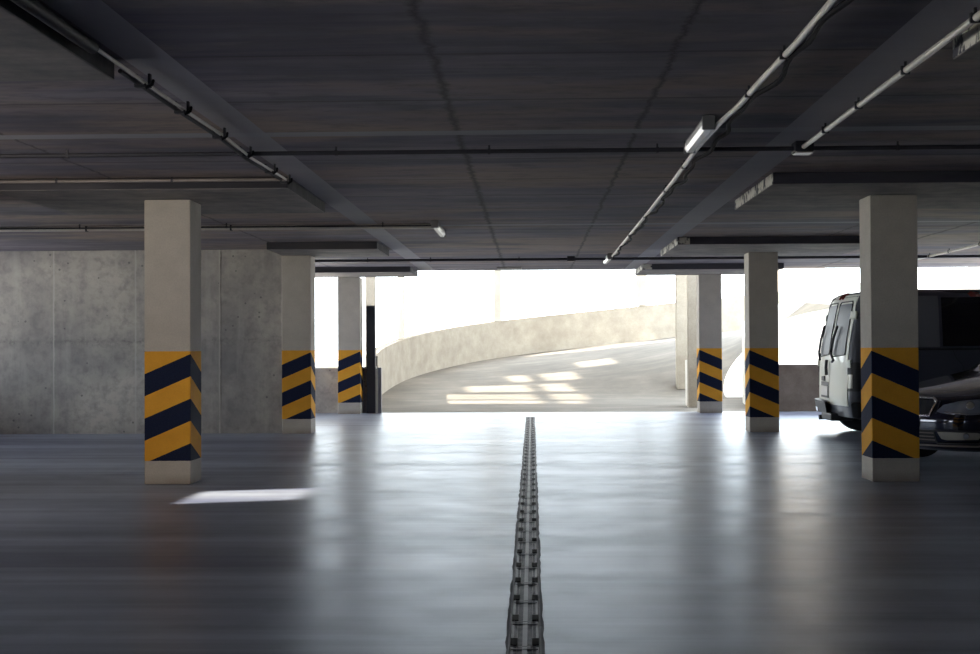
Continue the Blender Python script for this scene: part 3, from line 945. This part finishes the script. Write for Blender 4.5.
# ---- van: rear at the left, side towards the camera. Own frame: +x front
def make_van():
    L, W = 4.95, 0.95
    root = empty('parked_van', (4.11 + L, 18.0 + W, 0), 0.0)
    tag(root, 'van, painted pale at its lit rear and dark on its shaded side, parked behind the nearest right column, back doors to the left', 'van')
    fz = [(0.2, 0.10), (0.45, 0.0), (0.7, 0.05), (0.95, 0.22), (1.05, 0.62), (1.15, 0.85), (1.8, 1.55), (1.9, 1.75), (1.96, 2.1)]
    rz = [(0.2, L - 0.05), (0.5, L), (1.0, L - 0.01), (1.3, L - 0.05), (1.75, L - 0.14), (1.88, L - 0.19), (1.94, L - 0.27), (1.97, L - 0.45)]
    wz = [(0.2, 0.90), (0.5, 0.95), (1.0, 0.955), (1.15, 0.94), (1.7, 0.885), (1.86, 0.855), (1.92, 0.80), (1.955, 0.72), (1.97, 0.60)]
    s = Shell(W, L, 0.35, 0.12, 0.10, 0.045, fz, rz, wz)
    zs = frange(0.27, 1.0, 12) + frange(1.05, 1.75, 8) + [1.80, 1.84, 1.88, 1.91, 1.93, 1.95, 1.965, 1.97]
    wx_r, wx_f = -(L - 0.60), -0.95
    holes = [(wx_r, 0.36, 0.40), (wx_f, 0.33, 0.38)]
    body = s.body(zs, 260, holes).build('body', M['van_side'], root, smooth=True)
    H = s.half
    def rq(v): return -(H - v) if v > 0 else (H + v)     # v>0: camera side (y<0) measured from the rear centre
    # rear doors: painted paler as the lit end, one each side of the centre seam
    for v0, v1 in ((0.008, 0.86), (-0.86, -0.008)):
        cols = [(rq(v), 0.42, 1.90) for v in frange(v0, v1, 4)]
        d = s.patch(cols, 0.010, 0.01, 2, 24).build('rear_door', M['van_paint'], root, smooth=True)
        a, b = (0.10, 0.74) if v0 > 0 else (-0.74, -0.10)
        cols = [(rq(a), 1.14, 1.74), (rq(a + 0.04), 1.09, 1.78), (rq(b - 0.04), 1.09, 1.78), (rq(b), 1.14, 1.74)]
        s.patch(cols, 0.016, 0.0, 3, 8).build('window', M['rear_glass'], d, smooth=True)
        m_ = [(rq(a - 0.02), 1.10), (rq(a - 0.02), 1.78), (rq(a + 0.03), 1.81), (rq(b - 0.03), 1.81), (rq(b + 0.02), 1.77), (rq(b + 0.02), 1.10), (rq(a), 1.07), (rq(a - 0.02), 1.10)]
        s.rod(m_, 0.010, 0.014).build('window_seal', M['black_plastic'], d, smooth=True)
    dn = [c for c in root.children if c.name.startswith('rear_door')] if root.children else []
    # black hinges at the outer edges
    for v in (0.87, -0.87):
        for z in (1.62, 0.98):
            s.patch([(rq(v - 0.07), z - 0.05, z + 0.05), (rq(v + 0.06), z - 0.05, z + 0.05)], 0.035, 0.0).build('hinge', M['van_paint'], root)
    # wipers / grab bars
    s.rod([(rq(0.30), 1.48), (rq(0.20), 1.30), (rq(0.14), 1.12), (rq(0.36), 1.02), (rq(0.30), 1.00)], 0.018, 0.05).build('wiper', M['black_plastic'], root, smooth=True)
    s.rod([(rq(-0.62), 1.50), (rq(-0.70), 1.32), (rq(-0.72), 1.12), (rq(-0.55), 1.02)], 0.018, 0.05).build('wiper', M['black_plastic'], root, smooth=True)
    s.rod([(rq(-0.07), 1.02), (rq(-0.10), 0.92), (rq(-0.07), 0.82)], 0.022, 0.04).build('door_handle', M['black_plastic'], root, smooth=True)
    # plate recess with plate
    s.patch([(rq(-0.60), 0.50, 0.72), (rq(-0.06), 0.50, 0.72)], 0.016, 0.0).build('plate_recess', M['black_plastic'], root)
    s.patch([(rq(-0.56), 0.53, 0.66), (rq(-0.10), 0.53, 0.66)], 0.022, 0.0).build('number_plate', M['plate'], root)
    s.patch([(rq(-0.50), 0.73, 0.79), (rq(-0.30), 0.73, 0.80)], 0.03, 0.0).build('plate_lamp', M['black_plastic'], root)
    # tail lights, far and near corner
    for sg in (1, -1):
        tl = s.patch([(rq(sg * 0.88), 0.62, 1.00), (rq(sg * 1.02), 0.62, 1.00), (rq(sg * 1.10), 0.64, 0.98)], 0.022, 0.0, 4, 6).build('tail_light', M['black_plastic'], root, smooth=True)
        s.patch([(rq(sg * 0.885), 0.66, 0.84), (rq(sg * 0.95), 0.66, 0.84)], 0.028, 0.0, 4, 3).build('lens', M['fog_lens'], tl, smooth=True)
    # dark corner trim running up the body and roof edge
    s.rod([(rq(-0.93), 1.05), (rq(-0.93), 1.4), (rq(-0.90), 1.75), (rq(-0.84), 1.87), (rq(-0.6), 1.915), (rq(0.0), 1.93), (rq(0.6), 1.915)], 0.022, 0.0).build('roof_trim', M['black_plastic'], root, smooth=True)
    bl = s.patch([(rq(-0.09), 1.85, 1.91), (rq(0.09), 1.85, 1.91)], 0.03, 0.0).build('brake_light', M['red_lens'], root)
    # rear bumper with step
    cols = [(rq(-1.35), 0.34, 0.52), (rq(-1.05), 0.32, 0.50), (rq(-0.95), 0.30, 0.48), (rq(0), 0.30, 0.46), (rq(0.95), 0.30, 0.48), (rq(1.05), 0.32, 0.50), (rq(1.35), 0.34, 0.52)]
    bp = s.patch(cols, 0.085, 0.02, 10, 6).build('rear_bumper', M['black_plastic'], root, smooth=True)
    s.patch([(rq(-0.82), 0.31, 0.37), (rq(-0.62), 0.31, 0.37)], 0.092, 0.0).build('reflector', M['red_lens'], bp)
    MB().box(-L - 0.06, -L + 0.25, -0.30, 0.30, 0.20, 0.30, 0.02).build('tow_step', M['black_plastic'], root)
    MB().tube([(-L + 0.3, 0.55, 0.22), (-L - 0.04, 0.55, 0.21)], 0.035, 14).build('exhaust_pipe', M['pipe_dark'], root, smooth=True)
    # side windows and pillar on the camera side and the far side
    for sg in (-1, 1):
        s.side(sg)
        for (x0, x1) in ((2.30, 3.68), (1.65, 2.22)):
            s.patch([(x0, 1.21, 1.85), (x1, 1.21, 1.85)], 0.008, 0.0, 8, 8, True).build('side_window', M['dark_glass'], root, smooth=True)
        s.patch([(3.72, 1.20, 1.87), (4.60, 1.20, 1.87)], 0.006, 0.0, 8, 8, True).build('side_panel', M['van_pillar'], root, smooth=True)
        s.rod([(1.3, 1.17), (4.75, 1.17)], 0.016, 0.0, 20, 8, True).build('belt_trim', M['black_plastic'], root, smooth=True)
        s.rod([(3.55, 0.40), (3.55, 1.16)], 0.005, 0.0, 20, 8, True).build('door_seam', M['black_plastic'], root)
        s.rod([(1.4, 0.62), (3.5, 0.62)], 0.02, 0.01, 20, 8, True).build('side_moulding', M['black_plastic'], root)
    s.patch([(-1.0, 1.20, 1.76), (0, 1.18, 1.80), (1.0, 1.20, 1.76)], 0.008, 0.0, 10, 10).build('windscreen', M['dark_glass'], root, smooth=True)
    for sg in (-1, 1):
        for x in (wx_r, wx_f):
            wheel(root, x, sg * 0.80, 0.36 if x == wx_r else 0.33, 0.22, sg)
    return root
make_van()

# ---- dark blue hatchback, nose towards the camera-left
def make_car():
    L, W = 4.6, 0.90
    root = empty('parked_car', (3.72, 13.95, 0), 0.0)
    th = R(66)
    # forward vector (-sin th, -cos th); own +x is forward
    root.rotation_euler.z = math.atan2(-math.cos(th), -math.sin(th))
    tag(root, 'glossy midnight blue car parked at the right edge, nose towards the column', 'car')
    fz = [(0.16, 0.16), (0.24, 0.06), (0.34, 0.015), (0.42, 0.0), (0.52, 0.0), (0.60, 0.03), (0.66, 0.05), (0.72, 0.075), (0.77, 0.12), (0.80, 0.20), (0.84, 0.38), (0.88, 0.60), (0.93, 0.90), (0.97, 1.15), (1.0, 1.30), (1.38, 2.0), (1.44, 2.35)]
    rz = [(0.16, L - 0.12), (0.30, L), (0.60, L), (0.85, L - 0.10), (0.97, L - 0.12), (1.38, L - 0.75), (1.44, L - 1.4)]
    wz = [(0.16, 0.82), (0.26, 0.88), (0.5, 0.90), (0.72, 0.90), (0.80, 0.875), (0.88, 0.85), (0.97, 0.80), (1.0, 0.76), (1.38, 0.60), (1.44, 0.45)]
    s = Shell(W, L, 0.38, 0.3, 0.20, 0.12, fz, rz, wz)
    s.zm = [(0, 0), (0.5, 0.475), (0.80, 0.725), (1.0, 0.95), (1.44, 1.42), (2, 2)]
    zs = frange(0.18, 0.76, 16) + [0.78, 0.80, 0.82, 0.84, 0.86, 0.88, 0.905, 0.93, 0.95, 0.97, 0.985, 1.0, 1.1, 1.2, 1.3, 1.36, 1.40, 1.42, 1.44]
    wf, wr = -0.90, -(L - 0.95)
    s.body(zs, 260, [(wf, 0.32, 0.36), (wr, 0.32, 0.36)]).build('body', M['car_paint'], root, smooth=True)
    # grille with chrome surround
    g = s.patch([(-0.40, 0.60, 0.715), (-0.37, 0.565, 0.725), (-0.12, 0.55, 0.735), (0.0, 0.55, 0.75), (0.12, 0.55, 0.735), (0.37, 0.565, 0.725), (0.40, 0.60, 0.715)], 0.010, 0.0, 4, 5).build('grille', M['black_plastic'], root, smooth=True)
    for k in range(13):
        q = -0.37 + 0.07 * k
        s.rod([(q, 0.575), (q, 0.72)], 0.004, 0.014, 4, 6).build('slat', M['pipe_dark'], g)
    s.rod([(-0.43, 0.71), (-0.38, 0.745), (-0.16, 0.755), (0.0, 0.775), (0.16, 0.755), (0.38, 0.745), (0.43, 0.71)], 0.014, 0.012, 5).build('chrome_strip', M['chrome'], root, smooth=True)
    for sg in (-1, 1):
        s.rod([(sg * 0.43, 0.71), (sg * 0.40, 0.60), (sg * 0.40, 0.548), (sg * 0.1, 0.54)], 0.009, 0.010, 5).build('grille_edge', M['chrome'], root, smooth=True)
    s.patch([(-0.045, 0.745, 0.80), (0.045, 0.745, 0.80)], 0.006, 0.0, 3, 3).build('badge', M['chrome'], root)
    # number plate
    p = s.patch([(-0.28, 0.43, 0.54), (0.28, 0.43, 0.54)], 0.014, 0.0, 4, 2).build('number_plate', M['plate'], root)
    s.rod([(-0.265, 0.425), (-0.265, 0.545), (0.265, 0.545), (0.265, 0.425), (-0.265, 0.425)], 0.008, 0.014).build('plate_frame', M['black_plastic'], p)
    for sg in (-1, 1):
        def C(a): return [(sg * q, z0, z1) for q, z0, z1 in a]
        hl = s.patch(C([(0.47, 0.600, 0.615), (0.52, 0.585, 0.68), (0.64, 0.58, 0.722), (0.78, 0.58, 0.745), (0.95, 0.60, 0.755), (1.10, 0.64, 0.755), (1.20, 0.69, 0.75)]), 0.010, 0.0, 5, 6).build('headlight', M['lens'], root, smooth=True)
        for q in (0.76, 0.94):
            c = s.pt(sg * q, 0.68); n = s.n(sg * q, 0.68)
            mb = MB().tube([c + n * 0.006, c + n * 0.016], [0.045, 0.036], 16)
            mb.build('projector_lamp', M['chrome'], hl, smooth=True)
        s.rod([(sg * 0.55, 0.595), (sg * 0.78, 0.575), (sg * 1.0, 0.60)], 0.006, 0.011).build('lamp_trim', M['chrome'], hl)
        fg = s.patch(C([(0.50, 0.375, 0.385), (0.53, 0.315, 0.385), (0.58, 0.305, 0.385), (0.86, 0.315, 0.385), (0.88, 0.34, 0.38)]), 0.010, 0.0, 3, 4).build('fog_light', M['fog_lens'], root, smooth=True)
        c = s.pt(sg * 0.76, 0.35); n = s.n(sg * 0.76, 0.35)
        MB().tube([c + n * 0.008, c + n * 0.020], [0.032, 0.026], 14).build('lamp_bulb', M['chrome'], fg, smooth=True)
        s.rod([(sg * 0.46, 0.40), (sg * 0.93, 0.40), (sg * 0.90, 0.30), (sg * 0.85, 0.275), (sg * 0.46, 0.265)], 0.008, 0.008).build('intake_frame', M['black_plastic'], root)
        wheel(root, wf, sg * 0.79, 0.32, 0.2, sg)
        wheel(root, wr, sg * 0.79, 0.32, 0.2, sg)
        MB().box(-2.25, -2.10, min(sg * 0.86, sg * 1.04), max(sg * 0.86, sg * 1.04), 0.98, 1.10, 0.02).build('wing_mirror', M['car_paint'], root, smooth=True)
        s.side(sg)
        s.patch([(2.0, 1.04, 1.30), (3.5, 1.04, 1.34)], 0.006, 0.0, 6, 5, True).build('side_window', M['dark_glass'], root, smooth=True)
    # lower intake
    li = s.patch([(-0.46, 0.27, 0.40), (0.46, 0.27, 0.40)], 0.006, 0.0, 10, 3).build('lower_intake', M['black_plastic'], root, smooth=True)
    for z in (0.30, 0.335, 0.37):
        s.rod([(-0.45, z), (0.45, z)], 0.005, 0.010, 12).build('slat', M['pipe_grey'], li)
    s.rod([(-0.95, 0.27), (-0.85, 0.245), (0, 0.235), (0.85, 0.245), (0.95, 0.27)], 0.009, 0.006, 6).build('lip_spoiler', M['pipe_grey'], root, smooth=True)
    s.rod([(-0.75, 0.79), (-0.5, 0.785), (0, 0.80), (0.5, 0.785), (0.75, 0.79)], 0.003, 0.0).build('bonnet_seam', M['black_plastic'], root)
    s.patch([(-0.60, 1.04, 1.34), (0, 1.02, 1.37), (0.60, 1.04, 1.34)], 0.006, 0.0, 8, 8).build('windscreen', M['dark_glass'], root, smooth=True)
    return root
make_car()
